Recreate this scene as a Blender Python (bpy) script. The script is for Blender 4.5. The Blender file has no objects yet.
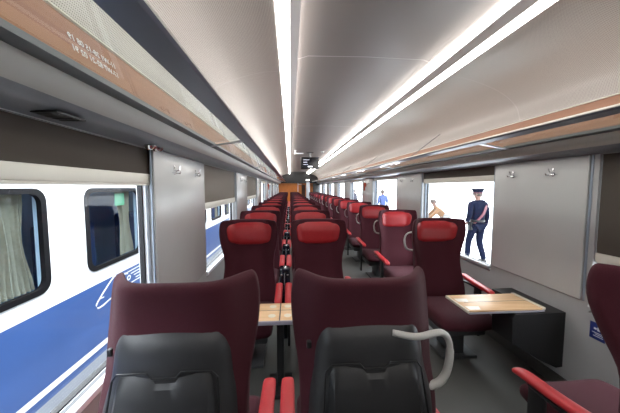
import bpy, bmesh, math, random
from mathutils import Vector, Matrix
random.seed(4)
C = bpy.context.scene.collection
XC = .605            # car centre line; camera stands at X=0
HW = 1.38            # half width inside
Y0, Y1 = -1.3, 19.0  # the saloon runs along +Y
def lerp(a, b, t): return a + (b - a) * t
def table(z, pts):
    if z <= pts[0][0]: return pts[0][1]
    for (a, va), (b, vb) in zip(pts, pts[1:]):
        if z <= b:
            t = (z - a) / (b - a); t = t * t * (3 - 2 * t)
            return lerp(va, vb, t)
    return pts[-1][1]

# ------------------------------------------------------------------ materials
def mat(name, col, rough=.5, metal=0, spec=.5, noise=0, nscale=200, bump=0, bscale=400, coat=0, sheen=0, emit=None, estr=0):
    m = bpy.data.materials.new(name); m.use_nodes = True
    nt = m.node_tree; b = nt.nodes['Principled BSDF']
    b.inputs['Base Color'].default_value = (*col, 1)
    b.inputs['Roughness'].default_value = rough
    b.inputs['Metallic'].default_value = metal
    b.inputs['Specular IOR Level'].default_value = spec
    b.inputs['Coat Weight'].default_value = coat
    b.inputs['Sheen Weight'].default_value = sheen
    if emit:
        b.inputs['Emission Color'].default_value = (*emit, 1); b.inputs['Emission Strength'].default_value = estr
    if noise or bump:
        tc = nt.nodes.new('ShaderNodeTexCoord')
    if noise:
        n = nt.nodes.new('ShaderNodeTexNoise'); n.inputs['Scale'].default_value = nscale; n.inputs['Detail'].default_value = 3
        nt.links.new(tc.outputs['Object'], n.inputs['Vector'])
        r = nt.nodes.new('ShaderNodeMapRange'); r.inputs[1].default_value = .3; r.inputs[2].default_value = .7
        r.inputs[3].default_value = 1 - noise; r.inputs[4].default_value = 1 + noise
        nt.links.new(n.outputs['Fac'], r.inputs[0])
        v = nt.nodes.new('ShaderNodeVectorMath'); v.operation = 'SCALE'; v.inputs[0].default_value = col
        nt.links.new(r.outputs[0], v.inputs['Scale']); nt.links.new(v.outputs[0], b.inputs['Base Color'])
    if bump:
        n = nt.nodes.new('ShaderNodeTexNoise'); n.inputs['Scale'].default_value = bscale
        nt.links.new(tc.outputs['Object'], n.inputs['Vector'])
        bp = nt.nodes.new('ShaderNodeBump'); bp.inputs['Strength'].default_value = bump; bp.inputs['Distance'].default_value = .002
        nt.links.new(n.outputs['Fac'], bp.inputs['Height']); nt.links.new(bp.outputs[0], b.inputs['Normal'])
    return m
def wood(name, c1, c2, sx, rough=.4):
    m = mat(name, c1, rough); nt = m.node_tree; b = nt.nodes['Principled BSDF']
    tc = nt.nodes.new('ShaderNodeTexCoord'); mp = nt.nodes.new('ShaderNodeMapping'); mp.inputs['Scale'].default_value = sx
    n = nt.nodes.new('ShaderNodeTexNoise'); n.inputs['Scale'].default_value = 6; n.inputs['Detail'].default_value = 6; n.inputs['Distortion'].default_value = .6
    r = nt.nodes.new('ShaderNodeValToRGB'); r.color_ramp.elements[0].color = (*c1, 1); r.color_ramp.elements[1].color = (*c2, 1)
    r.color_ramp.elements[0].position = .35; r.color_ramp.elements[1].position = .65
    L = nt.links.new
    L(tc.outputs['Object'], mp.inputs[0]); L(mp.outputs[0], n.inputs['Vector']); L(n.outputs['Fac'], r.inputs[0]); L(r.outputs[0], b.inputs['Base Color'])
    return m
def glass(name, tint, gloss=1.0, ior=1.5):
    m = bpy.data.materials.new(name); m.use_nodes = True; nt = m.node_tree; nt.nodes.clear()
    o = nt.nodes.new('ShaderNodeOutputMaterial'); mx = nt.nodes.new('ShaderNodeMixShader')
    t = nt.nodes.new('ShaderNodeBsdfTransparent'); t.inputs[0].default_value = (*tint, 1)
    g = nt.nodes.new('ShaderNodeBsdfGlossy'); g.inputs['Roughness'].default_value = .02
    f = nt.nodes.new('ShaderNodeFresnel'); f.inputs[0].default_value = ior
    mu = nt.nodes.new('ShaderNodeMath'); mu.operation = 'MULTIPLY'; mu.inputs[1].default_value = gloss
    L = nt.links.new
    ge = nt.nodes.new('ShaderNodeNewGeometry'); m2 = nt.nodes.new('ShaderNodeMath'); m2.operation = 'SUBTRACT'; m2.inputs[0].default_value = 1; m2.use_clamp = True
    m3 = nt.nodes.new('ShaderNodeMath'); m3.operation = 'MULTIPLY'
    L(ge.outputs['Backfacing'], m2.inputs[1]); L(m2.outputs[0], m3.inputs[0]); L(f.outputs[0], m3.inputs[1]); L(m3.outputs[0], mu.inputs[0]); L(mu.outputs[0], mx.inputs[0]); L(t.outputs[0], mx.inputs[1]); L(g.outputs[0], mx.inputs[2]); L(mx.outputs[0], o.inputs[0])
    return m
def perforated(name, col):
    m = mat(name, col, .34, 0, .5); nt = m.node_tree; b = nt.nodes['Principled BSDF']; L = nt.links.new
    uv = nt.nodes.new('ShaderNodeUVMap')
    sc = nt.nodes.new('ShaderNodeVectorMath'); sc.operation = 'SCALE'; sc.inputs['Scale'].default_value = 125
    fr = nt.nodes.new('ShaderNodeVectorMath'); fr.operation = 'FRACTION'
    su = nt.nodes.new('ShaderNodeVectorMath'); su.operation = 'SUBTRACT'; su.inputs[1].default_value = (.5, .5, 0)
    ln = nt.nodes.new('ShaderNodeVectorMath'); ln.operation = 'LENGTH'
    lt = nt.nodes.new('ShaderNodeMath'); lt.operation = 'LESS_THAN'; lt.inputs[1].default_value = .24
    mx = nt.nodes.new('ShaderNodeMix'); mx.data_type = 'RGBA'; mx.inputs[6].default_value = (*col, 1); mx.inputs[7].default_value = (col[0]*.35, col[1]*.34, col[2]*.33, 1)
    L(uv.outputs[0], sc.inputs[0]); L(sc.outputs[0], fr.inputs[0]); L(fr.outputs[0], su.inputs[0]); L(su.outputs[0], ln.inputs[0]); L(ln.outputs['Value'], lt.inputs[0])
    L(lt.outputs[0], mx.inputs[0]); L(mx.outputs[2], b.inputs['Base Color'])
    return m
def emitter(name, col, s):
    return mat(name, (.9, .9, .9), .5, emit=col, estr=s)

M = dict(
 fabric=mat('maroon_fabric', (.047, .0062, .0125), .85, 0, .25, .12, 300, .5, 900, sheen=.05),
 red=mat('red_leather', (.30, .010, .014), .42, 0, .45, .06, 60, .12, 500),
 redpad=mat('red_armrest', (.42, .020, .026), .45, 0, .45, .04, 90),
 shell=mat('grey_shell_plastic', (.021, .021, .023), .42, 0, .5, .05, 120, .15, 700),
 tray=mat('tray_plastic', (.013, .013, .0145), .38, 0, .5, .05, 120, .1, 700),
 black=mat('black_plastic', (.010, .010, .011), .4),
 handle=mat('light_grey_handle', (.44, .43, .41), .38),
 steel=mat('dark_steel', (.10, .105, .11), .4, .6),
 chrome=mat('chrome', (.75, .76, .78), .18, 1),
 alu=mat('aluminium', (.52, .53, .55), .35, .7),
 panel=mat('grey_wall_panel', (.445, .45, .45), .24, 0, .5, .02, 4),
 lower=mat('grey_lower_wall', (.36, .365, .37), .4, 0, .4, .03, 5),
 floor=mat('grey_rubber_floor', (.062, .062, .058), .5, 0, .35, .10, 350, .1, 500),
 duct=mat('grey_duct_metal', (.17, .175, .19), .36, .2),
 fascia=mat('beige_grey_fascia', (.38, .37, .34), .42),
 ceil=mat('ceiling_satin', (.150, .134, .127), .36, .1, .5, .02, 3),
 ledge=mat('ceiling_ledge', (.46, .43, .42), .45),
 perf=perforated('perforated_ceiling', (.43, .395, .37)),
 orange=wood('orange_wood', (.27, .125, .07), (.33, .158, .092), (2.5, .18, 2.5), .45),
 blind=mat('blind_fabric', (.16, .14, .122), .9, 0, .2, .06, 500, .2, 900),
 blind_shade=mat('blind_fabric_shaded', (.075, .065, .056), .9, 0, .2, .06, 500, .2, 900),  # same blind fabric, shade put into the colour for near and right-hand blinds
 bar=mat('blind_bar', (.62, .60, .54), .4),
 white=mat('white_frame', (.74, .77, .82), .4),
 frame=mat('blue_grey_frame', (.28, .33, .40), .35, .3),
 gasket=mat('rubber_gasket', (.012, .012, .014), .6),
 pane=glass('window_glass', (.985, .99, .99), .35),
 shelf=glass('shelf_glass', (.93, .965, .945), 1.0),
 lamp=emitter('lamp_diffuser', (1, .975, .94), 8.0),
 rail=emitter('rail_light_diffuser', (1, .95, .87), 17.0),
 cove=emitter('cove_diffuser', (1, .95, .89), 10.0),
 wood=wood('table_wood', (.60, .37, .19), (.72, .48, .27), (.5, 3.2, 1), .42),
 pale=mat('table_edge_pale', (.66, .60, .48), .4),
 edge=mat('table_edge_grey', (.27, .26, .31), .4),
 tw=mat('train_white', (.82, .84, .86), .35),
 tb=mat('train_blue', (.04, .092, .265), .3, 0, .5, .05, 2),
 tg=mat('train_grey', (.30, .33, .38), .4),
 tint=glass('tinted_glass', (.74, .82, .88), .3),
 inner=mat('train_inside', (.22, .31, .42), .8),
 bluseat=mat('blue_seat', (.02, .07, .20), .8),
 green=mat('green_sheet', (.18, .42, .18), .7),
 curtain=mat('curtain', (.44, .33, .21), .9, 0, .1, .08, 30),
 endorange=wood('end_wall_orange', (.46, .135, .02), (.52, .165, .03), (.6, .6, .3), .35),
 dark=mat('dark_panel', (.012, .012, .013), .3),
 silver=mat('silver_column', (.50, .52, .56), .35, .3),
 screen=mat('screen_black', (.006, .007, .012), .15),
 txt=emitter('screen_text_blue', (.10, .13, .6), .25),
 txw=emitter('screen_text_white', (.8, .85, 1), .9),
 sign=mat('sign_blue', (.012, .025, .17), .35),
 signw=mat('sign_white', (.70, .73, .80), .4),
 platform=mat('platform_concrete', (.72, .73, .75), .8, 0, .2, .05, 3),
 ballast=mat('ballast', (.20, .19, .18), .9, 0, .2, .3, 30),
 navy=mat('navy_uniform', (.0011, .0022, .0085), .9, 0, .08),
 navy2=mat('navy_trousers', (.0012, .0025, .0095), .9, 0, .08),
 sash=mat('red_sash', (.05, .0025, .010), .6),
 skin=mat('skin', (.085, .040, .028), .6),
 hair=mat('brown_hair', (.02, .012, .008), .7),
 tan=mat('tan_jacket', (.077, .037, .013), .85),
 pale_cloth=mat('pale_cloth', (.13, .13, .13), .9),
 blucloth=mat('blue_shirt', (.020, .036, .105), .85),
 darkcloth=mat('dark_jacket', (.008, .01, .02), .9),
 shoe=mat('black_shoe', (.003, .003, .004), .45, 0, .2),
 hammer=mat('red_plastic', (.45, .06, .02), .4),
 faint=mat('pale_blue_sign', (.38, .45, .62), .5),
)

# ------------------------------------------------------------------ mesh builder
class MB:
    def __init__(s): s.bm = bmesh.new(); s.mi = 0
    def face(s, vs):
        try:
            f = s.bm.faces.new(vs); f.material_index = s.mi; f.smooth = True; return f
        except ValueError: return None
    def box(s, x0, x1, y0, y1, z0, z1, bev=0, seg=2):
        r = bmesh.ops.create_cube(s.bm, size=1); vs = r['verts']
        for v in vs:
            v.co = Vector((lerp(x0, x1, v.co.x + .5), lerp(y0, y1, v.co.y + .5), lerp(z0, z1, v.co.z + .5)))
        fs = {f for v in vs for f in v.link_faces}
        for f in fs: f.material_index = s.mi
        if bev:
            es = {e for v in vs for e in v.link_edges}
            r2 = bmesh.ops.bevel(s.bm, geom=list(es), offset=bev, segments=seg, affect='EDGES', profile=.5)
            for f in r2['faces']: f.material_index = s.mi
            return list({v for f in r2['faces'] for v in f.verts})
        return vs
    def grid(s, rows, close=False, cap=False):
        R = [[s.bm.verts.new(p) for p in row] for row in rows]
        n = len(R[0])
        for a, b in zip(R, R[1:]):
            for i in range(n if close else n - 1):
                j = (i + 1) % n
                s.face((a[i], a[j], b[j], b[i]))
        if cap:
            s.face(R[0][::-1]); s.face(R[-1])
        return R
    def tube(s, pts, r, n=10, closed=False, flat=1.0):
        pts = [Vector(p) for p in pts]; rings = []
        up = None; N = len(pts)
        for i, p in enumerate(pts):
            if closed: d = pts[(i + 1) % N] - pts[i - 1]
            else: d = pts[min(i + 1, N - 1)] - pts[max(i - 1, 0)]
            d.normalize()
            if up is None: up = Vector((0, 0, 1)) if abs(d.z) < .9 else Vector((1, 0, 0))
            a = d.cross(up).normalized(); b = a.cross(d).normalized(); up = b
            rr = r[i] if isinstance(r, (list, tuple)) else r
            rings.append([p + a * math.cos(t) * rr + b * math.sin(t) * rr * flat for t in [2 * math.pi * k / n for k in range(n)]])
        if closed: rings.append(rings[0])
        s.grid(rings, True, not closed)
        if closed: bmesh.ops.remove_doubles(s.bm, verts=s.bm.verts[:], dist=1e-6)
    def lathe(s, prof, c=(0, 0, 0), n=20, axis='z'):
        rows = []
        for r, h in prof:
            row = []
            for k in range(n):
                t = 2 * math.pi * k / n
                p = (math.cos(t) * r, math.sin(t) * r, h)
                if axis == 'x': p = (p[2], p[0], p[1])
                if axis == 'y': p = (p[0], p[2], p[1])
                row.append(Vector(p) + Vector(c))
            rows.append(row)
        s.grid(rows, True, True)
    def prism(s, poly, y0, y1):        # (x,z) outline swept along Y
        s.grid([[Vector((x, y0, z)) for x, z in poly], [Vector((x, y1, z)) for x, z in poly]], True, True)
    def build(s, name, m, parent=None, sub=0, sharp=40, mesh_only=False):
        bmesh.ops.recalc_face_normals(s.bm, faces=s.bm.faces[:])
        me = bpy.data.meshes.new(name); s.bm.to_mesh(me); s.bm.free()
        for x in (m if isinstance(m, (list, tuple)) else [m]): me.materials.append(x)
        if sharp: 
            for p in me.polygons: p.use_smooth = True
            me.set_sharp_from_angle(angle=math.radians(sharp))
        o = bpy.data.objects.new(name, me); C.objects.link(o)
        if parent: o.parent = parent
        if sub:
            md = o.modifiers.new('smooth', 'SUBSURF'); md.levels = 1; md.render_levels = sub
        return o
def tag(o, label=None, cat=None, group=None, kind=None):
    if label: o['label'] = label
    if cat: o['category'] = cat
    if group: o['group'] = group
    if kind: o['kind'] = kind
    return o
def empty(name, loc=(0, 0, 0), rz=0, label=None, cat=None, group=None):
    o = bpy.data.objects.new(name, None); C.objects.link(o); o.location = loc; o.rotation_euler.z = rz
    o.empty_display_size = .05
    return tag(o, label, cat, group)
def copy_tree(o, parent=None, skip=()):
    c = o.copy(); C.objects.link(c); c.parent = parent
    for ch in KIDS(o):
        if ch.get('_slot') in skip: continue
        copy_tree(ch, c)
    return c
def KIDS(o): return [x for x in list(C.objects) if x.parent is o]
def structure(o): o['kind'] = 'structure'; return o
def text(name, s, size, m, loc, rot, parent=None, mirror=False, label=None, cat=None):
    cu = bpy.data.curves.new(name, 'FONT'); cu.body = s; cu.size = size; cu.extrude = .0006
    t = bpy.data.objects.new(name, cu); C.objects.link(t); bpy.context.view_layer.update()
    me = bpy.data.meshes.new_from_object(t.evaluated_get(bpy.context.evaluated_depsgraph_get()))
    bpy.data.objects.remove(t)
    if mirror:
        for v in me.vertices: v.co.x = -v.co.x
        me.flip_normals()
    me.materials.clear(); me.materials.append(m)
    o = bpy.data.objects.new(name, me); C.objects.link(o); o.location = loc; o.rotation_euler = rot
    if parent: o.parent = parent
    return tag(o, label, cat)

# ------------------------------------------------------------------ room shell
WIN = [(2.55 + 2.45 * k, 4.0 + 2.45 * k) for k in range(-2, 7)]
WIN[0] = (Y0, Y0)
WIN[1] = (.10, 1.64)
def pillar_start(s, k): return WIN[k][1] + ((.03 if s > 0 else -.05) if k == 1 else 0)
ZS, ZT = .645, 1.69
XL, XR = XC - HW, XC + HW
structure((lambda b: (b.box(XL - .1, XR + .1, Y0, Y1, -.12, 0), b.build('floor', M['floor']))[1])(MB()))
for side, s in (('left', -1), ('right', 1)):
    b = MB(); xi = XC + s * HW; xo = xi + s * .10
    x0, x1 = min(xi, xo), max(xi, xo)
    b.box(x0, x1, Y0, Y1, -.1, ZS); b.box(x0, x1, Y0, Y1, ZT, 2.05)
    ys = [Y0] + [y for w in WIN[1:] for y in w] + [Y1]
    for a, c in zip(ys[::2], ys[1::2]):
        if c > a: b.box(x0, x1, a, c, ZS, ZT)
    structure(b.build('wall_' + side, M['lower']))
    bb = MB(); bb.box(min(xi, xi - s * .012), max(xi, xi - s * .012), Y0, Y1, 0, .09)
    structure(bb.build('baseboard_' + side, M['floor']))
# end wall and rear wall
b = MB(); b.box(XL - .1, XR + .1, Y0 - .1, Y0, -.1, 2.6); structure(b.build('wall_rear', M['panel']))
b = MB()
b.box(XL - .1, .80, Y1, Y1 + .1, -.1, 2.6); b.box(1.06, XR + .1, Y1, Y1 + .1, -.1, 2.6); b.box(.80, 1.06, Y1, Y1 + .1, 1.62, 2.6)
structure(b.build('wall_end', M['endorange']))
b = MB(); b.box(XL - .05, XR + .05, Y1 - .22, Y1 - .002, 1.74, 2.5); structure(b.build('trim_bulkhead', M['dark']))
b = MB(); b.box(.80, 1.06, Y1 + .05, Y1 + .09, 0, 1.62); structure(b.build('door_1', mat('brown_door', (.05, .015, .006), .4)))
b = MB()
for x0, x1, z0, z1 in ((.53, .57, 0, 1.74), (.57, .80, 1.64, 1.68)): b.box(x0, x1, Y1 - .03, Y1 - .002, z0, z1)
structure(b.build('trim_door', M['white']))
b = MB(); b.box(1.10, 1.34, Y1 - .40, Y1 - .23, 0, 1.80, .03); structure(b.build('trim_column', M['silver']))
b = MB(); b.box(1.56, XR - .005, Y1 - .35, Y1 - .23, 0, 1.72, .01)
structure(b.build('trim_cabinet', M['dark']))

# ceiling: sections mirrored about XC; (u, z)
def sweep(name, secs, m, uvs=False, parent=None, y0=Y0, y1=Y1, flip=None, step=None):
    b = MB(); ny = [y0, y1]
    uvl = b.bm.loops.layers.uv.new('UVMap') if uvs else None
    for sec in secs:
        L = [0]
        for p, q in zip(sec, sec[1:]): L.append(L[-1] + math.hypot(q[0] - p[0], q[1] - p[1]))
        R = b.grid([[Vector((x, y, z)) for x, z in sec] for y in ny])
        if uvs:
            lut = {}
            for row, y in zip(R, ny):
                for v, l in zip(row, L): lut[v] = (l, y)
            for f in b.bm.faces:
                for lp in f.loops:
                    if lp.vert in lut: lp[uvl].uv = lut[lp.vert]
    return b.build(name, m, parent, sharp=35)
def mir(sec): return [[(XC + u, z) for u, z in sec], [(XC - u, z) for u, z in sec]]
def smoothcurve(P, n=6):
    out = []
    Q = [P[0]] + P + [P[-1]]
    for i in range(1, len(Q) - 2):
        p0, p1, p2, p3 = Q[i - 1:i + 3]
        for k in range(n):
            t = k / n
            out.append(tuple(.5 * (2 * p1[j] + (p2[j] - p0[j]) * t + (2 * p0[j] - 5 * p1[j] + 4 * p2[j] - p3[j]) * t * t + (3 * p1[j] - p0[j] - 3 * p2[j] + p3[j]) * t ** 3) for j in (0, 1)))
    return out + [P[-1]]
side = smoothcurve([(.676, 2.374), (.80, 2.362), (.955, 2.325), (1.14, 2.25), (1.265, 2.15), (1.305, 2.05), (1.315, 2.02)])
structure(sweep('ceiling', mir(side), M['perf'], True))
structure(sweep('ceiling_centre', [[(XC - .545, 2.468), (XC - .46, 2.494), (XC - .2, 2.50), (XC, 2.502), (XC + .2, 2.50), (XC + .46, 2.494), (XC + .545, 2.468)]], M['ceil']))
structure(sweep('roof', [[(XC + u, z) for u, z in [(-1.48, 1.9), (-1.42, 2.1), (-1.3, 2.3), (-1.0, 2.47), (-.6, 2.56), (0, 2.58), (.6, 2.56), (1.0, 2.47), (1.3, 2.3), (1.42, 2.1), (1.48, 1.9)]]], M['duct']))
sl = sweep('trim_ceiling_ledge', mir([(.545, 2.402), (.602, 2.378)]) + mir([(.545, 2.402), (.548, 2.412), (.602, 2.412)]), M['ledge']); structure(sl)
structure(sweep('trim_wood', mir([(1.318, 2.022), (1.322, 2.005), (1.300, 1.93), (1.262, 1.80)]), M['orange']))
structure(sweep('trim_lit_gap', mir([(1.312, 2.030), (1.309, 2.028), (1.309, 2.023), (1.318, 2.021)]), M['bar']))  # pale strip painted in for the light showing in the gap above the wood
# panel joints across the ceiling
for k in range(0, 7):
    y = 2.20 + 2.45 * k
    b = MB()
    for s in (1, -1):
        b.grid([[Vector((XC + s * (u - .002), yy, z - .0022)) for u, z in side] for yy in (y - .004, y + .004)])
    b.grid([[Vector((XC + u, yy, z - .002)) for u, z in [(-.54, 2.468), (-.46, 2.494), (0, 2.502), (.46, 2.494), (.54, 2.468)]] for yy in (y - .004, y + .004)])
    structure(b.build('trim_%d' % (60 + k), M['ledge']))
# ducts over the windows
for nm, s in (('left', -1), ('right', 1)):
    f = lambda P: [[(XC + s * u, z) for u, z in P]]
    structure(sweep('trim_fascia_' + nm, f([(1.285, 1.80), (1.222, 1.795), (1.226, 1.765), (1.236, 1.735), (1.246, 1.726)]), M['fascia']))
    structure(sweep('trim_duct_' + nm, f([(1.246, 1.726), (1.256, 1.722), (1.262, 1.715), (1.30, 1.705), (1.385, 1.692)]), M['duct']))

# lamps: an outer diffuser and a hidden cove strip on each side of the aisle
for nm, s, lab in (('left', -1, 'left'), ('right', 1, 'right')):
    t = empty('ceiling_light', (XC + s * .62, 0, 2.378), 0, 'long white light line running down the %s side of the ceiling' % lab, 'ceiling light')
    b = MB(); b.prism([(-s * .018, -.002), (s * .054, -.008), (s * .054, .02), (-s * .018, .02)] , Y0, Y1 - .25)
    b.build('diffuser', M['lamp'], t)
    b = MB(); b.grid([[Vector((-s * .073, y, z)) for z in (.036, .088)] for y in (Y0, Y1 - .25)]); b.build('cove_strip', M['cove'], t)

# windows, pillar panels, blinds, hooks
ordn = ['first', 'second', 'third', 'fourth', 'fifth', 'sixth', 'seventh', 'eighth', 'ninth', 'tenth', 'eleventh', 'twelfth', 'thirteenth', 'fourteenth', 'fifteenth']
wn = 0
BL = {-1: [None, 1.50, 1.28, 1.25, 1.60, 1.58, 1.6, 1.6, 1.6], 1: [None, 1.0, 1.545, 1.64, 1.64, 1.64, 1.64, 1.64, 1.64]}
for s, side_name in ((-1, 'left'), (1, 'right')):
    xi = XC + s * HW
    for k, (a, c) in enumerate(WIN):
        if k == 0: continue
        wn += 1
        def bx(b, u0, u1, y0, y1, z0, z1, bev=0): b.box(min(xi + s * u0, xi + s * u1), max(xi + s * u0, xi + s * u1), y0, y1, z0, z1, bev)
        b = MB()
        bx(b, .035, .085, a, a + .03, ZS, ZT); bx(b, .035, .085, c - .03, c, ZS, ZT)
        bx(b, .045, .085, a, c, ZS, ZS + .03); bx(b, .035, .085, a, c, ZT - .03, ZT)
        w = structure(b.build('window_%d' % wn, M['frame'] if s > 0 else M['white']))
        b = MB(); bx(b, .058, .062, a + .03, c - .03, ZS + .03, ZT - .03); b.build('glass_pane', M['pane'], w)
        b = MB()
        for y0, y1, z0, z1 in ((a + .03, a + .042, ZS + .03, ZT - .03), (c - .042, c - .03, ZS + .03, ZT - .03), (a + .03, c - .03, ZS + .03, ZS + .04)): bx(b, .05, .075, y0, y1, z0, z1)
        b.build('gasket', M['gasket'], w)
        b = MB(); b.prism([(xi + s * u, z) for u, z in [(-.016, .665), (-.018, .690), (-.010, .698), (.004, .697), (.086, .662), (.086, .647), (.0, .66)]], a, c); b.build('window_sill', M['white'] if s < 0 else M['lower'], w)
        if s < 0:
            b = MB()
            for q in range(3): bx(b, .010 + q * .010, .015 + q * .010, a + .05, c - .05, .680 - q * .0043, .6965 - q * .0043)
            b.build('sill_grille', M['steel'], w)
        zb = BL[s][k]
        if zb:
            word = 'window nearest the camera' if k == 1 else '%s window along' % ordn[k - 1]
            state = 'pulled halfway down' if zb < 1.4 else 'rolled up high'
            t = empty('roller_blind', (xi, (a + c) / 2, zb), 0, 'grey-brown roller blind %s over the %s on the %s wall' % (state, word, side_name), 'window blind', 'roller blinds on the %s wall' % side_name)
            h = (c - a) / 2 - .003
            b = MB(); u0, u1 = .016, .019; b.box(min(s * u0, s * u1), max(s * u0, s * u1), -h, h, .03, ZT - zb); b.build('blind_fabric', M['blind_shade' if (s > 0 or k == 1) else 'blind'], t)
            b = MB(); u0, u1 = .008, .026; b.box(min(s * u0, s * u1), max(s * u0, s * u1), -h, h, 0, .052, .004)
            b.box(min(s * .012, s * .022), max(s * .012, s * .022), -h, h, -.012, .0, .002); b.build('bottom_bar', M['bar'], t)
    for k in range(len(WIN)):
        a = pillar_start(s, k); c = WIN[k + 1][0] if k + 1 < len(WIN) else Y1 - .3
        b = MB(); b.box(min(xi, xi - s * .016), max(xi, xi - s * .016), a + .02, c - .02, .71, ZT + .005, .012, 3)
        structure(b.build('trim_%d' % (k + (20 if s > 0 else 1)), M['panel']))
        b = MB(); b.box(min(xi, xi - s * .006), max(xi, xi - s * .006), a + .004, a + .016, .71, ZT); b.box(min(xi, xi - s * .006), max(xi, xi - s * .006), c - .016, c - .004, .71, ZT)
        structure(b.build('trim_%d' % (k + (50 if s > 0 else 40)), M['frame']))
        if 1 <= k <= 4:
            for j, fr in enumerate((.30, .72)):
                y = lerp(a, c, fr)
                which = 'nearer' if j == 0 else 'farther'
                t = empty('coat_hook', (xi - s * .016, y, 1.59), 0, 'chrome coat hook, %s of two on the %s pillar panel of the %s wall' % (which, ordn[k - 1], side_name), 'coat hook', 'coat hooks on the pillar panels')
                b = MB(); b.box(min(0, -s * .006), max(0, -s * .006), -.005, .005, -.03, .03, .001); b.build('back_plate', M['chrome'], t)
                b = MB()
                b.tube([(-s * .004, 0, .0), (-s * .02, 0, -.004), (-s * .034, 0, .004), (-s * .038, 0, .026)], .0042, 8)
                b.tube([(-s * .004, -.03, -.018), (-s * .024, -.034, -.02), (-s * .03, -.036, -.006)], .004, 8)
                b.tube([(-s * .004, .03, -.018), (-s * .024, .034, -.02), (-s * .03, .036, -.006)], .004, 8)
                b.tube([(-s * .004, -.032, -.018), (-s * .004, .032, -.018)], .004, 8)
                b.build('hook', M['chrome'], t)

# luggage racks
for s, sn in ((-1, 'left'), (1, 'right')):
    t = empty('luggage_rack', (XC, 0, 1.80), 0, 'glass luggage rack with metal rails along the %s wall' % sn, 'luggage rack')
    def P(sec): return [(s * u, z - 1.80) for u, z in sec]
    b = MB(); b.prism(P([(.890, 1.846), (.898, 1.838), (.975, 1.832), (.982, 1.840), (.978, 1.862), (.960, 1.868), (.900, 1.858)]), Y0, Y1 - .3); b.build('front_rail', mat('rail_%s' % sn, (.13, .14, .17), .32, .55), t)
    b = MB(); b.prism(P([(.888, 1.850), (.892, 1.846), (.900, 1.858), (.896, 1.861)]), Y0, Y1 - .3); b.build('rail_nosing', M['bar'], t)
    b = MB(); b.prism(P([(1.178, 1.800), (1.222, 1.794), (1.222, 1.810), (1.200, 1.822), (1.180, 1.818)]), Y0, Y1 - .3); b.build('rear_rail', M['steel'], t)
    for k in range(-1, 7):
        y = 2.20 + 2.45 * k; y1 = min(y + 2.45, Y1 - .3)
        b = MB(); b.prism(P([(.976, 1.846), (1.184, 1.812), (1.184, 1.819), (.976, 1.853)]), y + .02, y1 - .02); b.build('glass_shelf', M['shelf'], t)
        b = MB(); b.prism(P([(.965, 1.832), (1.21, 1.792), (1.21, 1.80), (.965, 1.846)]), y - .018, y + .018); b.build('bracket', M['alu'], t)
        b = MB(); b.grid([[Vector((s * u, yy, z - 1.80)) for u, z in ((.964, 1.869), (.977, 1.8645))] for yy in (y + .03, y1 - .03)]); b.build('rail_light', M['rail'], t)
        if s > 0 and k >= 0:
            yw = 3.38 + 2.45 * k
            if yw < 17:
                b = MB(); b.tube([(1.275, yw, .34), (.91, yw, .062)], .0035, 6)
                b.lathe([(.0, -.008), (.016, -.006), (.018, .004), (.0, .008)], (1.282, yw, .345), 10, 'x'); b.build('stay_wire', M['steel'], t)
b = MB()
t = empty('seat_number_label', (XC - 1.291, 1.20, 1.917), 0, 'white seat numbers lettered in two rows on the wood strip behind the left glass shelf', 'seat number label')
tilt = math.pi / 2 - .283
text('upper_digits', '11-W1 28-15 08 19', .030, M['tw'], (-.0105, 0, .036), (tilt, 0, math.pi / 2), t, True)
text('lower_digits', '17-W7 82-21 02 91', .030, M['tw'], (0, 0, 0), (tilt, 0, math.pi / 2), t, True)
# vents and reading lamps under the left duct
t = empty('air_vent', (XC - 1.312, .92, 1.7015), 0, 'black oblong vent in the duct above the nearest left window', 'vent')
b = MB(); b.box(-.038, .038, -.058, .058, -.007, 0, .003); b.build('vent_body', M['black'], t)
b = MB()
for q in range(4): b.box(-.03, .03, -.043 + q * .026, -.037 + q * .026, -.0085, -.0065)
b.build('vent_slats', M['black'], t)
for j, (y, w) in enumerate(((1.50, 'nearer'), (1.575, 'farther'))):
    t = empty('reading_light', (XC - 1.325, y, 1.697), 0, 'small chrome reading light under the left duct by the window corner, the %s of two' % w, 'reading light', 'reading lights under the left duct')
    b = MB(); b.lathe([(.028, 0), (.03, -.004), (.026, -.016), (.018, -.022), (.010, -.014)], (0, 0, 0), 14); b.build('lamp_body', M['chrome'], t)
    b = MB(); b.lathe([(.012, -.016), (.012, -.019), (.004, -.0205)], (0, 0, 0), 10); b.build('lens', M['dark'], t)

# ------------------------------------------------------------------ seats (face -Y, origin on the floor under the headrest plane)
ZW = [(.30, .245), (.45, .25), (.60, .242), (.74, .226), (.84, .234), (.92, .256), (1.0, .268), (1.08, .269), (1.165, .256)]
YF = [(.30, -.15), (.45, -.13), (.60, -.085), (.75, -.035), (.90, .0), (1.05, .0), (1.165, .028)]
WG = [(.30, .02), (.6, .03), (.76, .045), (.90, .085), (1.0, .095), (1.10, .11), (1.165, .125)]
TH = [(.30, .10), (.75, .11), (1.0, .085), (1.165, .06)]
UP = False
YF_UP = [(.30, .02), (.45, .03), (.60, .04), (.75, .035), (.90, .010), (1.05, .003), (1.165, .028)]
WG_UP = [(.30, .01), (.76, .015), (.88, .06), (1.0, .10), (1.165, .125)]
def wgz(z): return table(z, WG_UP if UP else WG)
ZW_UP = [(.30, .25), (.45, .25), (.60, .245), (.74, .238), (.84, .242), (.92, .258), (1.0, .268), (1.08, .269), (1.165, .256)]
def yfz(z): return table(z, YF_UP if UP else YF)
def zwz(z): return table(z, ZW_UP if UP else ZW)
def wingf(u):
    t = max(0, (abs(u) - .55) / .45); return t * t * (3 - 2 * t) * .75 + t * .25
def front(u, z): return Vector((u * zwz(z), yfz(z) - wgz(z) * wingf(u), z))
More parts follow.
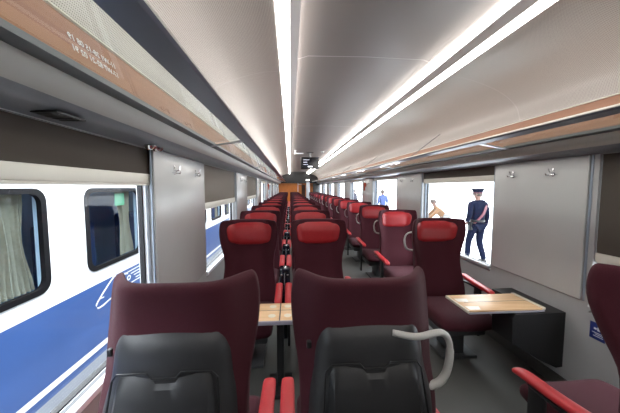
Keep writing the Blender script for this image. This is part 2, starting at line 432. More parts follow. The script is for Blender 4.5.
def rear(u, z): 
    return Vector((u * zwz(z), yfz(z) - wgz(z) * wingf(u) + table(z, TH) * (1 - .45 * abs(u) ** 4), z))
def seat_back(parent):
    b = MB(); us = [-1, -.97, -.9, -.8, -.68, -.5, -.25, 0, .25, .5, .68, .8, .9, .97, 1]
    rows = []
    zs = [.30, .40, .50, .60, .70, .78, .85, .92, 1.0, 1.07, 1.115, 1.145]
    for z in zs:
        rows.append([front(u, z) for u in us] + [rear(u, z) for u in us[::-1]])
    for dz, sc, th in ((.160 + 1.0, .975, .85), (1.168, .93, .45)):
        R = []
        for u in us:
            f, r = front(u, dz), rear(u, dz); m = (f + r) / 2
            v = m + (f - m) * th; v.x *= sc; R.append(v)
        for u in us[::-1]:
            f, r = front(u, dz), rear(u, dz); m = (f + r) / 2
            v = m + (r - m) * th; v.x *= sc; R.append(v)
        rows.append(R)
    b.grid(rows, True, False)
    n = len(us)
    # close top and bottom with strips
    b.bm.verts.ensure_lookup_table()
    N = 2 * n
    for base in (0, (len(rows) - 1) * N):
        for i in range(n - 1):
            b.face((b.bm.verts[base + i], b.bm.verts[base + i + 1], b.bm.verts[base + N - 2 - i], b.bm.verts[base + N - 1 - i]))
    return b.build('seat_back', M['fabric'], parent, sub=1, sharp=0)
def headrest(parent):
    b = MB(); rows = []
    na, nb = 16, 10
    for j in range(-1, nb + 2):
        row = []
        for i in range(-1, na + 2):
            rim = i < 0 or j < 0 or i > na or j > nb
            a = max(-1, min(1, -1 + 2 * i / na)); c = max(-1, min(1, -1 + 2 * j / nb))
            q = max(abs(a), abs(c)); nn = (abs(a) ** 4.5 + abs(c) ** 4.5) ** (1 / 4.5); k = q / nn if nn else 0
            x, y = a * k, c * k
            z = 1.035 + y * .108
            u = x * lerp(.74, .81, (y + 1) / 2)
            e = max(abs(a), abs(c)); off = -.016 if rim else .018 * (1 - e ** 6) + .004
            p = front(u, z); p.y -= off
            row.append(p)
        rows.append(row)
    b.grid(rows)
    o = b.build('headrest_cushion', M['red'], parent, sub=1, sharp=0)
    return o
def cushion(parent, yf):
    b = MB(); rows = []
    yb = -.02
    n = 10
    for j in range(n + 1):
        t = j / n; y = lerp(yb, yf, t)
        e = max(0, (t - .82) / .18)
        zt = .415 + .018 * math.sin(t * math.pi) - .055 * e * e; zb = .29 + .03 * e * e
        w = .245 - .02 * e * e
        yy = y
        row = [(-w + .03, zb), (-w, zb + .03), (-w, zt - .03), (-w + .025, zt), (-w * .45, zt - .006), (0, zt - .010), (w * .45, zt - .006), (w - .025, zt), (w, zt - .03), (w, zb + .03), (w - .03, zb)]
        rows.append([Vector((x, yy, z)) for x, z in row])
    b.grid(rows, True, True)
    return b.build('seat_cushion', M['fabric'], parent, sub=1, sharp=0)
def shell(parent):
    b = MB(); hw = [(.28, .225), (.60, .232), (.78, .222), (.90, .198), (.955, .18)]
    us = [-1, -.985, -.93, -.8, -.4, 0, .4, .8, .93, .985, 1]
    rows = []
    for z in [.28, .40, .52, .62, .70, .78, .85, .90, .935, .97, .998, 1.015]:
        w = table(z, hw) if z < .9 else lerp(.198, .150, ((z - .9) / .115) ** 2.5)
        row = []
        for u in us:
            x = u * w; q = rear(x / zwz(z), z)
            lift = .036 * (1 - abs(u) ** 8) * (1 - max(0, (z - .955) / .062) ** 3) - .012
            q.y += lift; q.z += .010 * (1 - u * u) * (z > .9)
            row.append(q)
        rows.append(row)
    b.grid(rows)
    o = b.build('back_shell', M['shell'], parent, sub=1, sharp=0)
    b = MB(); rows = []
    na, nb = 20, 14
    for j in range(nb + 1):
        row = []
        z = lerp(.44, .905, j / nb)
        hw_ = lerp(.168, .146, j / nb)
        for i in range(na + 1):
            a = -1 + 2 * i / na; c = -1 + 2 * j / nb
            x = a * hw_ * math.sqrt(1 - (c ** 16) * .16)
            zz = z - (.016 if (j == nb and abs(a) < .22) else 0)
            q = rear(x / zwz(zz), zz); e = max(abs(a), abs(c))
            q.y += .026 + (.010 if e < .97 else -.006) ; row.append(q)
        rows.append(row)
    b.grid(rows); t = b.build('tray_table', M['tray'], parent, sharp=30)
    b = MB()
    for (x0, z0, x1, z1) in ((-.156, .46, -.152, .87), (.152, .46, .156, .87)): pass
    pts = []
    for x, z in [(-.178, .45), (-.176, .6), (-.170, .75), (-.158, .89), (-.140, .913), (-.05, .916), (-.036, .900), (.036, .900), (.05, .916), (.140, .913), (.158, .89), (.170, .75), (.176, .6), (.178, .45)]:
        q = rear(x / zwz(z), z); q.y += .030; pts.append(q)
    b.tube(pts, .0035, 6); b.build('tray_groove', M['black'], t)
    b = MB(); q = rear(.205 / zwz(.93), .93); b.box(q.x - .006, q.x + .010, q.y - .004, q.y + .012, .925, .95, .003); b.build('coat_peg', M['black'], o)
    return o
def armrest(parent, side, tip, red=True, slot=None, post='short', off=.285, back=-.03):
    x = side * off
    b = MB(); n = 10; rows = []
    for j in range(n + 1):
        t = j / n; y = lerp(back, tip, t); e = max(0, (t - .8) / .2)
        zt = .585 + .03 * (1 - t) ** 2 - .018 * e * e; h = .038 - .008 * e; w = .031 * (1 - .12 * e ** 3)
        rows.append([Vector((x + a * w, y, zt - c * h)) for a, c in ((-1, .7), (-1, .25), (-.75, 0), (.75, 0), (1, .25), (1, .7), (.7, 1), (-.7, 1))])
    b.grid(rows, True, True)
    o = b.build('armrest', M['redpad'], parent, sub=1, sharp=0); o['label'] = 'red padded armrest'
    b = MB(); y0 = tip * .55
    b.box(x - .012, x + .012, min(y0 - .05, y0 + .03), max(y0 - .05, y0 + .03), .10 if post == 'short' else .0, .565, .006)
    b.box(x - .02, x + .02, tip * .7, min(-.06, back - .01), .535, .552, .006)
    b.build('armrest_post', M['black'], o)
    if slot: o['_slot'] = slot
    return o
def pedestal(parent, yf):
    b = MB(); b.box(-.20, .20, yf + .12, -.02, .22, .31, .015)
    b.box(-.06, .06, yf * .5 - .12, yf * .5 + .12, .02, .23, .01); b.box(-.16, .16, yf * .5 - .16, yf * .5 + .16, 0, .025, .006)
    return b.build('seat_base', M['steel'], parent)
def grab_handle(parent, big):
    P = [(-.07, .125, 1.0), (-.15, .137, .986), (-.21, .12, .988), (-.262, .10, .982), (-.292, .09, .958), (-.304, .09, .92), (-.302, .09, .87), (-.292, .09, .825), (-.268, .095, .797), (-.235, .095, .786), (-.20, .095, .783)]
    if big: P = [(x * .95, y - .02, z) for x, y, z in P]
    else: P = [(x * .905, y, .915 + (z - .885) * .9) for x, y, z in P]
    pts = []
    for a, c in zip(P, P[1:]):
        for k in range(4): pts.append(Vector(a).lerp(Vector(c), k / 4))
    pts.append(Vector(P[-1]))
    for _ in range(3): pts = [pts[0]] + [(pts[i - 1] + pts[i] * 2 + pts[i + 1]) / 4 for i in range(1, len(pts) - 1)] + [pts[-1]]
    r = [.010 + .005 * math.sin(math.pi * min(1, i / len(pts) * 1.6 + .1)) ** .5 if i < len(pts) * .5 else .0145 + .004 * (i / len(pts)) for i in range(len(pts))]
    b = MB(); b.tube(pts, [q * (.80 if big else .58) for q in r], 10)
    o = b.build('grab_handle', M['handle'], parent, sharp=0); o['label'] = 'pale grey looped grab handle'
    return o
def make_seat(kind):
    global UP
    t = empty('train_seat'); UP = kind.startswith('away')
    near = kind.startswith('away'); yf = -.46 if near else -.63; tip = -.32 if near else (-.47 if kind == 'single_near' else -.54)
    seat_back(t); headrest(t); cushion(t, yf); shell(t); pedestal(t, yf)
    sides = {'left': (1,), 'mid': (-1, 1), 'single': (-1, 1), 'single_near': (1,), 'away_left': (-1, 1), 'away_mid': (1, -1), 'away_right': (1, -1)}[kind]
    for sd in sides: armrest(t, sd, tip, off=.365 if kind == 'away_right' else .285, back=.06 if near else (-.17 if (kind, sd) in (('left', 1), ('mid', -1)) else -.03))
    if kind in ('single', 'single_near', 'away_mid'): grab_handle(t, near)
    return t
XLc, XMc, XRc = -.385, .27, 1.455
G = 'maroon train seats with red headrests'
def seat_label(pos, k):
    where = {'left': 'left column by the windows', 'mid': 'middle column by the aisle', 'right': 'right column by the windows'}[pos]
    if k == 0: return 'nearest red-headrest seat facing the camera, %s' % where
    return '%s red-headrest seat from the camera in the %s' % (ordn[k], where)
protos = {'left': make_seat('left'), 'mid': make_seat('mid'), 'right': make_seat('single')}
near_r = make_seat('single_near')
for pos, xc in (('left', XLc), ('mid', XMc), ('right', XRc)):
    for k in range(15):
        if pos == 'right' and k == 0: o = near_r
        elif k == (1 if pos == 'right' else 0): o = protos[pos]
        else: o = copy_tree(protos[pos])
        o.location = (xc, 2.65 + 1.04 * k, 0)
        tag(o, seat_label(pos, k), 'seat', G)
for kind, xc, lab in (('away_left', XLc, 'large maroon seat seen from behind at the lower left beside the window, grey shell back'),
                      ('away_mid', XMc, 'large maroon seat seen from behind in the lower middle, with pale grab handle'),
                      ('away_right', XRc, 'maroon seat in the lower right corner facing the wall-mounted table')):
    o = make_seat(kind); o.location = (xc + (.05 if xc > 1 else 0), .96 if xc < 1 else .945, 0); o.rotation_euler.z = math.pi
    tag(o, lab, 'seat', G)
# consoles in the gap between paired seats
con = empty('seat_console')
b = MB(); b.box(-.050, .050, -.07, .05, .0, .70, .012); b.build('console_body', mat('console_dark', (.008, .010, .022), .2), con)
b = MB(); b.tube([(0, -.075, .44), (0, -.078, .52), (0, -.074, .60), (0, -.07, .66)], .008, 8); b.build('lever', M['chrome'], con)
for sx in (-.03, .03):
    b = MB(); b.lathe([(.010, 0), (.010, -.006), (.004, -.008)], (sx, -.07, .64), 10, 'y'); b.build('button', M['chrome'], con)
for k in range(9):
    o = con if k == 0 else copy_tree(con)
    o.location = (-.055, 2.665 + 1.04 * k, 0)
    tag(o, 'dark glossy console with chrome lever between the %s pair of seats facing the camera' % ordn[k], 'console', 'consoles between paired seats')

# ------------------------------------------------------------------ tables
t = empty('folding_table', (-.075, 1.95, 0), 0, 'folded wooden table on a black post between the paired seats', 'table')
for nm, x0, x1 in (('a', -.30, -.004), ('b', .004, .30)):
    b = MB(); b.box(x0, x1, -.15, .13, .567, .585, .004); lf = b.build('table_leaf', M['wood'], t)
    for yc in (-.08, .07):
        b = MB(); xc = (x0 + x1) / 2; xc = -.055 if x0 < 0 else .055
        b.lathe([(.026, 0), (.026, .0012), (.020, .0018)], (xc, yc, .585), 16); b.build('pale_disc', M['pale'], lf)  # thin pale disc on each half of the leaf
b = MB(); b.box(-.30, .30, -.162, -.15, .560, .586, .003); b.box(-.30, .30, -.158, .13, .556, .567, .003); b.build('table_edge', M['edge'], t)
b = MB(); b.box(-.30, .30, .003, .007, .5852, .5862); b.box(-.003, .003, -.15, .13, .5852, .5864); b.build('hinge_strip', M['steel'], t)
b = MB(); b.box(-.09, .09, -.08, .08, .525, .557, .008); b.box(-.026, .026, -.03, .03, .03, .53, .008); b.box(-.09, .09, -.12, .12, 0, .03, .008); b.build('table_post', M['black'], t)

t = empty('bracket_table', (1.985, 2.0, 0), 0, 'folded wooden table leaf on a black bracket box fixed to the right wall', 'table')
b = MB()
W = lambda x: x - 1.985
# black wedge bracket: deep at the wall, shallow towards the aisle
prof = [(0, .165), (-.05, .16), (-.20, .235), (-.40, .36), (-.405, .545), (-.38, .572), (0, .575)]
thin = [(x * .48, max(z, .24) if z < .5 else z) for x, z in prof]
b.grid([[Vector((x, y, z)) for x, z in pr] for y, pr in ((-.21, prof), (-.01, prof), (.005, thin), (.28, thin))], True, True)
b.build('bracket_box', M['black'], t)
b = MB(); b.box(-.715, -.14, -.19, .10, .574, .586, .003); b.build('lower_leaf', M['edge'], t)
b = MB(); b.box(-.715, -.155, -.185, .10, .587, .600, .003); o = b.build('upper_leaf', M['wood'], t)
b = MB(); b.box(-.155, -.125, -.18, .11, .586, .603, .004); b.build('leaf_edging', M['pale'], t); b = MB(); b.box(-.725, -.712, -.185, .10, .580, .600, .003); b.build('leaf_edging', M['pale'], t)
b = MB(); b.box(-.66, -.16, -.045, -.040, .5998, .6006); b.build('leaf_joint', M['steel'], o)
b = MB()
for yc in (-.14, -.0): b.grid([[Vector((-.70, yc - .03, .6008)), Vector((-.62, yc - .035, .6008))], [Vector((-.70, yc + .03, .6008)), Vector((-.60, yc + .02, .6008))]])
b.build('leaf_catch', M['pale'], o)
b = MB(); b.lathe([(.016, 0), (.016, .003), (.010, .004)], (-.10, .0, .575), 12); b.build('cap', M['alu'], t)

# blue sign on the wall
t = empty('notice_sign', (1.983, 1.58, .545), 0, 'small blue notice with white symbols on the lower right wall', 'sign')
b = MB(); b.box(-.003, .0, -.045, .045, -.055, .055, .0008); b.build('sign_plate', M['sign'], t)
b = MB()
for y0, y1, z0, z1 in ((-.02, .0, .006, .028), (.004, .02, .010, .022), (-.035, .03, -.012, -.008), (-.035, .012, -.022, -.018), (-.035, .022, -.034, -.030)): b.box(-.0042, -.003, y0, y1, z0, z1)
b.build('sign_symbols', M['signw'], t)
# emergency hammers
for s, y, lab in ((1, 7.07, 'red emergency hammer on the third right-hand pillar panel'), (-1, 9.55, 'red emergency hammer on the left wall far down the car')):
    t = empty('emergency_hammer', (XC + s * (HW - .016), y, 1.51), 0, lab, 'emergency hammer')
    b = MB(); b.box(min(0, -s * .02), max(0, -s * .02), -.05, .05, -.02, .08, .008); b.build('holder', M['hammer'], t)
    b = MB(); b.tube([(-s * .03, 0, .06), (-s * .03, 0, -.12)], .016, 8); b.box(min(-s * .015, -s * .045), max(-s * .015, -s * .045), -.05, .05, .04, .075, .006); b.build('hammer', M['hammer'], t)

# monitor and ceiling devices
t = empty('monitor', (.58, 8.0, 2.17), 0, 'black information screen hanging from the ceiling centre', 'monitor')
b = MB(); b.box(-.262, .262, -.03, .03, -.17, .17, .012); b.build('housing', M['black'], t)
b = MB(); b.box(-.24, .24, -.034, -.031, -.15, .15); b.build('screen', M['screen'], t)
b = MB(); b.tube([(0, .0, .16), (0, 0, .31)], .03, 10); b.box(-.10, .10, -.06, .06, .285, .305, .004); b.build('mount', M['steel'], t)
for nm, z, w in (('upper_line', .085, .17), ('middle_line', .015, .11), ('lower_line', -.05, .13)):
    b = MB(); b.box(-.19, -.19 + w, -.0356, -.0342, z, z + .014); b.build(nm, M['txt'], t)
b = MB(); b.box(-.06, .07, -.0356, -.0342, -.115, -.085); b.build('status_bar', M['txw'], t)
t = empty('ceiling_camera', (.25, 7.6, 2.40), 0, 'white bar-shaped device under the ceiling left of the screen', 'camera')
b = MB(); b.box(-.13, .13, -.025, .025, -.025, .012, .008); b.build('camera_bar', M['white'], t)
b = MB(); b.tube([(-.10, 0, 0), (-.10, 0, .07)], .015, 8); b.lathe([(.035, .07), (.035, .078), (.02, .08)], (-.10, 0, 0), 12); b.build('arm', M['white'], t)
t = empty('smoke_detector', (.93, 7.9, 2.50), 0, 'small round detector on the ceiling right of the screen', 'smoke detector')
b = MB(); b.lathe([(.05, 0), (.05, -.015), (.035, -.03), (.012, -.032)], (0, 0, 0), 16); b.build('detector_body', M['alu'], t)
b = MB(); b.lathe([(.014, -.03), (.012, -.045), (.004, -.048)], (0, 0, 0), 10); b.build('sensor', M['dark'], t)
t = empty('exit_sign', (1.20, 18.72, 1.95), 0, 'small lit white sign over the column at the far end', 'sign')
b = MB(); b.box(-.13, .13, -.03, .03, -.06, .06, .008); b.build('sign_box', M['white'], t)
b = MB(); b.box(-.115, .115, -.034, -.030, -.045, .045); b.build('sign_face', emitter('lit_sign', (1, .95, .85), 1.4), t)

# ------------------------------------------------------------------ the train on the next track
TX = -2.2
t = empty('passenger_train', (TX, 8, -1.0), 0, 'white and blue passenger train standing on the next track at left', 'train')
TW = [(3.14 + d, 4.18 + d) for d in (-6.3, -4.72, -3.14, -1.575, 0, 1.575, 3.15, 4.725, 6.3, 7.875, 9.45, 11.0, 12.6, 14.2, 15.8, 17.4)]
ty0, ty1 = -6.0, 24.0
z0w, z1w = .56, 1.44
def tb(b, x0, x1, y0, y1, z0, z1, bev=0): b.box(x0, x1, y0 - 8, y1 - 8, z0 + 1, z1 + 1, bev)
b = MB(); tb(b, -.08, 0, ty0, ty1, .375, z0w); tb(b, -.08, 0, ty0, ty1, z1w, 2.2)
ys = [ty0] + [y for w in TW for y in w] + [ty1]
for a, c in zip(ys[::2], ys[1::2]):
    if c > a: tb(b, -.08, 0, a, c, z0w, z1w)
b.build('body_side', M['tw'], t)
b = MB(); b.grid([[Vector((x, y - 8, z + 1)) for x, z in ((0, 2.2), (-.06, 2.5), (-.3, 2.75), (-1.4, 2.9), (-2.8, 2.2))] for y in (ty0, ty1)]); b.build('roof', M['tg'], t)
b = MB(); tb(b, -.08, 0, ty0, ty1, -.325, .375); tb(b, -.08, 0, ty0, ty1, -.46, -.385); b.build('blue_band', M['tb'], t)
b = MB(); tb(b, -.08, .001, ty0, ty1, -.385, -.325); b.build('white_stripe', M['tw'], t)
b = MB(); tb(b, -.10, .0, ty0, ty1, -.72, -.46); b.build('sill_beam', M['tg'], t)
b = MB(); tb(b, -1.3, -1.25, ty0, ty1, -.6, 2.2); tb(b, -1.3, -.1, ty0, ty1, -.05, .0); tb(b, -1.3, -.1, ty0, ty1, 2.12, 2.18); b.build('interior', M['inner'], t)
b = MB(); tb(b, -1.2, -.15, ty0, ty1, -.9, -.75); b.build('underframe', M['steel'], t)
for i, (a, c) in enumerate(TW):
    ym, zm = (a + c) / 2 - 8, (z0w + z1w) / 2 + 1; hy, hz = (c - a) / 2, (z1w - z0w) / 2
    def rr(hy, hz, r, x):
        P = []
        for cy_, cz_, a0 in ((hy - r, hz - r, 0), (-hy + r, hz - r, 90), (-hy + r, -hz + r, 180), (hy - r, -hz + r, 270)):
            for k in range(6):
                an = math.radians(a0 + 90 * k / 5); P.append(Vector((x, ym + cy_ + r * math.cos(an), zm + cz_ + r * math.sin(an))))
        return P
    b = MB(); b.grid([rr(hy + .035, hz + .03, .12, .002), rr(hy + .035, hz + .03, .12, .012), rr(hy - .02, hz - .02, .09, .012), rr(hy - .02, hz - .02, .09, -.03)], True)
    f = b.build('window_frame', M['shoe'], t)
    b = MB(); b.box(-.022, -.018, ym - hy, ym + hy, zm - hz, zm + hz); b.build('pane', M['tint'], f)
    for sd in ((1,) if i % 3 else (1, 0)):
        b = MB(); yc = ym + (hy * .55 if sd else -hy * .6); rows = []
        for q in range(9):
            z = lerp(zm + hz, zm - hz, q / 8); w = .16 * (1 - .35 * math.sin(q / 8 * math.pi) ** 2)
            rows.append([Vector((-.10 + .018 * math.sin(p * 1.9), yc + lerp(-w, w, p / 20) + (.06 * q / 8), z)) for p in range(21)])
        b.grid(rows); b.build('curtain', M['curtain'], f)
    b = MB(); b.box(-.9, -.5, ym - .2, ym + .35, .9, zm + .02, .05); b.build('inside_seat', M['bluseat'], f)
    if i == 4:
        b = MB(); b.box(-.035, -.033, ym + .02, ym + .22, zm + .24, zm + .40); b.build('notice_sheet', M['green'], f)
# italic emblem on the blue band
b = MB()
def em(P, r=.010): b.tube([(.004, y - 8, z + 1) for y, z in P], r, 6, flat=.3) if False else b.grid([[Vector((.003, y - 8 + dy, z + 1 + dz)) for y, z in P] for dy, dz in ((-r * .6, r), (r * .6, -r))])
em([(3.542, .372), (3.457, .325), (3.330, .245), (3.222, .167), (3.195, .135)]); em([(3.195, .135), (3.215, .10), (3.256, .092), (3.318, .095), (3.40, .11)]); em([(3.223, .181), (3.274, .191), (3.336, .186)], .006)
em([(3.542, .372), (3.58, .352), (3.676, .342), (3.822, .318)], .014)
ring = [(3.844 + .045 * math.cos(q * math.pi / 8), .248 + .035 * math.sin(q * math.pi / 8)) for q in range(17)]
b.grid([[Vector((.003, y - 8, z + 1)) for y, z in ring], [Vector((.003, 3.844 - 8 + (y - 3.844) * .55, .248 + 1 + (z - .248) * .5)) for y, z in ring]])
for P in ([(3.795, .330), (4.6, .345)], [(3.891, .289), (4.6, .297)], [(3.961, .250), (4.6, .250)], [(4.003, .204), (4.6, .2)]): em(P, .007)
em([(3.40, .11), (3.7, .16), (4.0, .165), (4.6, .16)], .008)
b.build('emblem', M['tw'], t)

# ------------------------------------------------------------------ outside ground
b = MB(); b.box(2.35, 40, -20, 60, -1.0, -.42); structure(b.build('platform', M['platform']))
b = MB(); b.box(-30, 2.35, -20, 60, -1.4, -1.0); structure(b.build('ground', M['ballast']))

# ------------------------------------------------------------------ people
def skin_mesh(name, V, E, m, parent=None, sub=2, extra=None):
    me = bpy.data.meshes.new(name); me.from_pydata([v[0] for v in V], E, [])
    o = bpy.data.objects.new(name, me); C.objects.link(o)
    o.modifiers.new('s', 'SKIN').use_smooth_shade = True
    sv = me.skin_vertices[0].data
    for i, v in enumerate(V):
        r = v[1]; sv[i].radius = r if isinstance(r, tuple) else (r, r)
    sv[0].use_root = True
    md = o.modifiers.new('u', 'SUBSURF'); md.levels = sub
    bpy.context.view_layer.update()
    m2 = bpy.data.meshes.new_from_object(o.evaluated_get(bpy.context.evaluated_depsgraph_get()))
    bpy.data.objects.remove(o)
    if extra:
        bm = bmesh.new(); bm.from_mesh(m2)
        for e in extra:
            bm.from_mesh(e)
        bm.to_mesh(m2); bm.free()
    m2.materials.clear(); m2.materials.append(m)
    for p in m2.polygons: p.use_smooth = True; p.material_index = 0
    m2.name = name
    o = bpy.data.objects.new(name, m2); C.objects.link(o)
    if parent: o.parent = parent
    return o
def chain(pts):  # [(co, r), ...]
    return [(p, r) for p, r in pts], [(i, i + 1) for i in range(len(pts) - 1)]
def merge(*parts):   # parts: list of (verts, edges, attach_index or None)
    V, E = [], []
    for vs, es, at in parts:
        o = len(V); V += vs; E += [(a + o, c + o) for a, c in es]
        if at is not None: E.append((at, o))
    return V, E
def hand_meshes(wrist, d, side):
    d = Vector(d).normalized(); wrist = Vector(wrist); ax = d.cross(Vector((0, 1, 0))); 
    if ax.length < .1: ax = Vector((1, 0, 0))
    ax.normalize(); nrm = ax.cross(d); out = []
    def tmp(V):
        me = bpy.data.meshes.new('f'); me.from_pydata([v[0] for v in V], [(i, i + 1) for i in range(len(V) - 1)], [])
        o = bpy.data.objects.new('f', me); C.objects.link(o); o.modifiers.new('s', 'SKIN')
        for i, v in enumerate(V): me.skin_vertices[0].data[i].radius = v[1] if isinstance(v[1], tuple) else (v[1],) * 2
        md = o.modifiers.new('u', 'SUBSURF'); md.levels = 1
        bpy.context.view_layer.update()
        r = bpy.data.meshes.new_from_object(o.evaluated_get(bpy.context.evaluated_depsgraph_get())); bpy.data.objects.remove(o); return r
    out.append(tmp([(wrist, (.026, .022)), (wrist + d * .045, (.04, .018)), (wrist + d * .085, (.042, .017))]))
    for k, (off, ln) in enumerate(((-.030, .062), (-.010, .075), (.010, .070), (.029, .055))):
        p = wrist + d * .075 + ax * off
        out.append(tmp([(p, .0095), (p + d * ln * .55 + nrm * .008, .009), (p + d * ln * .95 + nrm * .03, .0075)]))
    p = wrist + d * .03 - ax * .03
    out.append(tmp([(p, .011), (p + d * .03 - ax * .022, .010), (p + d * .06 - ax * .024, .008)]))
    return out
def face_bits(c, fw, upv):
    b = MB(); c = Vector(c); fw = Vector(fw).normalized(); rt = fw.cross(Vector(upv)).normalized(); u = rt.cross(fw)
    b.tube([c + fw * .088 + u * .02, c + fw * .108 - u * .012, c + fw * .092 - u * .03], [.008, .014, .010], 8)
    b.tube([c + fw * .088 - u * .055 - rt * .025, c + fw * .096 - u * .055, c + fw * .088 - u * .055 + rt * .025], [.004, .007, .004], 6)
    for s in (1, -1):
        b.lathe([(.0, -.012), (.011, -.006), (.011, .006), (0, .012)], c + fw * .086 + rt * .032 * s + u * .018, 8, 'z')
        b.tube([c + rt * .078 * s + u * .03, c + rt * .092 * s - fw * .012 + u * .01, c + rt * .082 * s - u * .03], [.008, .014, .008], 6)
    me = bpy.data.meshes.new('face'); b.bm.to_mesh(me); b.bm.free(); return me
def person(loc, rz, label, J, cols, extras=None):
    """J: joint dict (local, facing +y)."""
    t = empty('person', loc, rz, label, 'person')
    g = lambda k: Vector(J[k])
    V, E = [], []
    idx = {}
    def add(k, co, r, fr=None):
        V.append((co, r)); idx[k] = len(V) - 1
        if fr: E.append((idx[fr], idx[k]))
    add('pel', g('pel'), (.13, .10)); add('waist', g('waist'), (.125, .095), 'pel'); add('chest', g('chest'), (.155, .11), 'waist'); add('neck0', g('neck'), (.060, .056), 'chest')
    h = g('head'); n = g('neck'); hd = (h - n).normalized()
    add('neck1', n + hd * .05, .064, 'neck0'); add('h0', h - hd * .075, (.062, .070), 'neck1'); add('h1', h, (.090, .104), 'h0'); add('h2', h + hd * .08, (.062, .074), 'h1')
    for s in 'LR':
        add('sh' + s, g('sh' + s), .058, 'chest'); add('el' + s, g('el' + s), .043, 'sh' + s); add('wr' + s, g('wr' + s), .027, 'el' + s)
        add('hip' + s, g('hip' + s), .088, 'pel'); add('kn' + s, g('kn' + s), .056, 'hip' + s); add('an' + s, g('an' + s), .036, 'kn' + s); add('toe' + s, g('toe' + s), .030, 'an' + s)
    ex = [face_bits(h, J.get('face', (0, 1, 0)), hd)]
    for s in 'LR': ex += hand_meshes(g('wr' + s), g('wr' + s) - g('el' + s), s)
    skin_mesh('body', V, E, M['skin'], t, 2, ex)
    # jacket
    JV = [(g('pel') - Vector((0, 0, .10)) * J.get('skirt', 1), (.185, .145)), (g('waist'), (.155, .125)), (g('chest'), (.195, .140)), (g('neck') - hd * .05, (.135, .105)), (g('neck') + hd * .03, (.092, .088))]
    JE = [(0, 1), (1, 2), (2, 3), (3, 4)]
    for s in 'LR':
        o = len(JV); JV += [(g('sh' + s), .078), (g('el' + s), .060), (g('wr' + s).lerp(g('el' + s), .08), .045)]; JE += [(2, o), (o, o + 1), (o + 1, o + 2)]
    skin_mesh('jacket', JV, JE, cols[0], t)
    TV = [(g('pel'), (.150, .118))]; TE = []
    for s in 'LR':
        o = len(TV); TV += [(g('hip' + s), .103), (g('kn' + s), .076), (g('an' + s) + Vector((0, 0, -.02)), .062)]; TE += [(0, o), (o, o + 1), (o + 1, o + 2)]
    skin_mesh('trousers', TV, TE, cols[1], t)
    for s in 'LR':
        a, q = g('an' + s), g('toe' + s); dr = (q - a); dr.z = 0; dr.normalize()
        base = Vector((a.x, a.y, a.z - .06))
        skin_mesh('shoe', [(base - dr * .06 + Vector((0, 0, .02)), (.056, .062)), (base + dr * .06 + Vector((0, 0, .012)), (.056, .056)), (base + dr * .20 + Vector((0, 0, .0)), (.048, .040))], [(0, 1), (1, 2)], M['shoe'], t, 1)
    if len(cols) > 2:
        b = MB(); rows = []
        fw = Vector(J.get('face', (0, 1, 0))).normalized(); rt = fw.cross(hd).normalized()
        for q in range(8):
            th = math.radians(lerp(0, 112, q / 7)); rows.append([])
            for p in range(16):
                ph = 2 * math.pi * p / 16
                fr = max(0, math.sin(ph)); k = 1 - .45 * fr * (q / 7)
                dv = rt * math.cos(ph) * math.sin(th * k) * .092 + fw * math.sin(ph) * math.sin(th * k) * .108 + hd * math.cos(th * k) * .118
                rows[-1].append(h + hd * .02 + dv)
        b.grid(rows, True, True); b.build('hair', cols[2], t, sharp=0)
    return t, g, hd
stand = dict(pel=(0, 0, .95), waist=(0, .01, 1.12), chest=(0, .0, 1.36), neck=(0, .0, 1.49), head=(0, .02, 1.63),
             shL=(-.19, 0, 1.41), shR=(.19, 0, 1.41), elL=(-.25, -.03, 1.13), elR=(.25, -.02, 1.13), wrL=(-.26, .10, .92), wrR=(.26, .05, .88),
             hipL=(-.095, 0, .88), hipR=(.095, 0, .88), knL=(-.10, .03, .50), knR=(.10, .02, .50), anL=(-.10, 0, .10), anR=(.11, -.02, .10), toeL=(-.11, .14, .035), toeR=(.13, .12, .035))
off = dict(stand); off.update(anL=(-.10, .16, .10), knL=(-.10, .14, .51), toeL=(-.11, .30, .035), knR=(.09, .02, .50), anR=(.10, -.14, .11), toeR=(.12, -.0, .035),
     elL=(-.30, -.10, 1.15), wrL=(-.23, .06, .98), face=(-.5, .85, 0))
t, g, hd = person((4.66, 6.5, -.42), math.radians(6), 'police officer in navy uniform with red sash and peaked cap walking on the platform', off, (M['navy'], M['navy2'], M['hair']))
t.scale = (1.06, 1.06, 1.045)
h = g('head')
b = MB(); b.lathe([(.098, .045), (.102, .085), (.135, .125), (.140, .140), (.10, .152), (.02, .156)], h, 20); cp = b.build('cap', M['navy'], t)
b = MB(); b.lathe([(.100, .044), (.1035, .047), (.1035, .060), (.101, .063)], h, 20); b.build('cap_band', M['sash'], cp)
fw = Vector((-.5, .85, 0)).normalized(); rt = Vector((.85, .5, 0)).normalized()
b = MB(); b.grid([[h + fw * (.09 * math.cos(a) + d) + rt * .095 * math.sin(a) + Vector((0, 0, .05 - d * .5)) for a in [math.radians(-65 + 130 * k / 10) for k in range(11)]] for d in (0, .03, .06)]); b.build('cap_peak', M['shoe'], cp)
b = MB(); b.lathe([(.068, -.150), (.069, -.132), (.064, -.128)], (0, .0, h.z), 16); b.build('shirt_collar', M['signw'], t)
loop = []
for k in range(24):
    a = 2 * math.pi * k / 24; c, s_ = math.cos(a), math.sin(a)
    z = 1.20 + .24 * c; x = lerp(0, .0, 0) + .155 * c + .02; y = -s_ * lerp(.160, .135, abs(c))
    loop.append((x, y + .005, z))
b = MB(); b.tube(loop, .026, 8, True, .55); b.build('sash', M['sash'], t)
b = MB(); b.lathe([(.163, .995), (.167, 1.0), (.167, 1.04), (.163, 1.045)], (0, 0, 0), 24)
for v in b.bm.verts: v.co.y *= .82
b.build('belt', M['shoe'], t)
b = MB(); b.box(-.215, -.155, -.06, .06, .80, 1.01, .02); b.build('holster', M['shoe'], t)
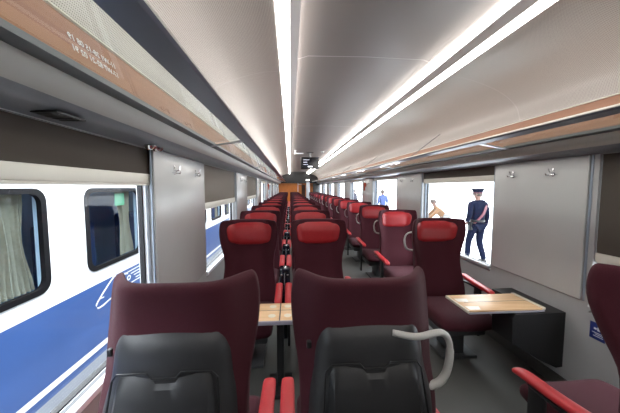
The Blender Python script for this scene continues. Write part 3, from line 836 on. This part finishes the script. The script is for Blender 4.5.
bend = dict(stand); bend.update(pel=(0, 0, .88), waist=(0, .13, .99), chest=(0, .24, 1.10), neck=(0, .32, 1.21), head=(0, .38, 1.36), shL=(-.18, .25, 1.12), shR=(.18, .25, 1.12), elL=(-.22, .45, .93), elR=(.22, .45, .93), wrL=(-.16, .60, .75), wrR=(.16, .60, .75),
     knL=(-.12, .10, .50), knR=(.12, .10, .50), skirt=.3, face=(0, .95, -.3))
person((5.36, 9.15, -.42), math.radians(75), 'person in tan jacket bending forward on the platform', bend, (M['tan'], M['pale_cloth'], M['hair']))
person((4.78, 13.9, -.42), math.radians(10), 'person in bright blue shirt standing on the platform seen from behind', stand, (M['blucloth'], M['darkcloth'], M['hair']))
person((4.15, 17.6, -.42), math.radians(40), 'person in dark jacket standing far down the platform', stand, (M['darkcloth'], M['darkcloth'], M['hair']))
t = empty('platform_sign', (9.1, 18.5, -.42), 0, 'pale blue square sign on a post out on the bright platform', 'sign')
b = MB(); b.box(-.35, .35, -.03, .03, 1.85, 2.5, .01); b.build('sign_board', M['faint'], t)
b = MB(); b.tube([(0, 0, 0), (0, 0, 1.9)], .04, 8); b.build('sign_post', M['alu'], t)
t = empty('platform_bench', (9.2, 27, -.42), 0, 'pale bench far across the platform', 'bench')
b = MB(); b.box(-1.2, 1.2, -.25, .25, .42, .47, .01); b.build('bench_seat', M['faint'], t)
b = MB(); b.box(-1.2, 1.2, .22, .27, .5, .95, .01); b.build('bench_back', M['faint'], t)
for x in (-1, 1):
    b = MB(); b.box(x - .03, x + .03, -.2, .25, 0, .44, .01); b.build('leg', M['alu'], t)

# ------------------------------------------------------------------ sky, camera
w = bpy.data.worlds.new('World'); bpy.context.scene.world = w; w.use_nodes = True
nt = w.node_tree; bg = nt.nodes['Background']; L = nt.links.new
tc = nt.nodes.new('ShaderNodeTexCoord'); sp = nt.nodes.new('ShaderNodeSeparateXYZ'); mr = nt.nodes.new('ShaderNodeMapRange')
mr.inputs[1].default_value = .1; mr.inputs[2].default_value = 1; mr.inputs[3].default_value = 2.2; mr.inputs[4].default_value = 10.0
L(tc.outputs['Generated'], sp.inputs[0]); L(sp.outputs['Z'], mr.inputs[0]); L(mr.outputs[0], bg.inputs['Strength'])
bg.inputs['Color'].default_value = (.90, .95, 1, 1)
cam = bpy.data.cameras.new('camera'); co = bpy.data.objects.new('camera', cam); C.objects.link(co)
F = 275.0; cam.sensor_width = 36; cam.lens = F / 620 * 36; cam.clip_start = .02; cam.clip_end = 300
yaw = math.atan(20 / F); pit = math.atan(19.5 * math.cos(yaw) / F)
co.location = (0, 0, 1.48); co.rotation_euler = (math.pi / 2 - pit, 0, -yaw)
sc = bpy.context.scene; sc.camera = co
sc.view_settings.view_transform = 'Standard'; sc.view_settings.look = 'None'; sc.view_settings.gamma = 1; sc.view_settings.exposure = 1.0
sc.cycles.max_bounces = 8; sc.cycles.diffuse_bounces = 4; sc.cycles.glossy_bounces = 4; sc.cycles.transparent_max_bounces = 12; sc.cycles.use_denoising = True
sc.cycles.caustics_reflective = False; sc.cycles.caustics_refractive = False
for o in C.objects:
    if '_slot' in o: del o['_slot']
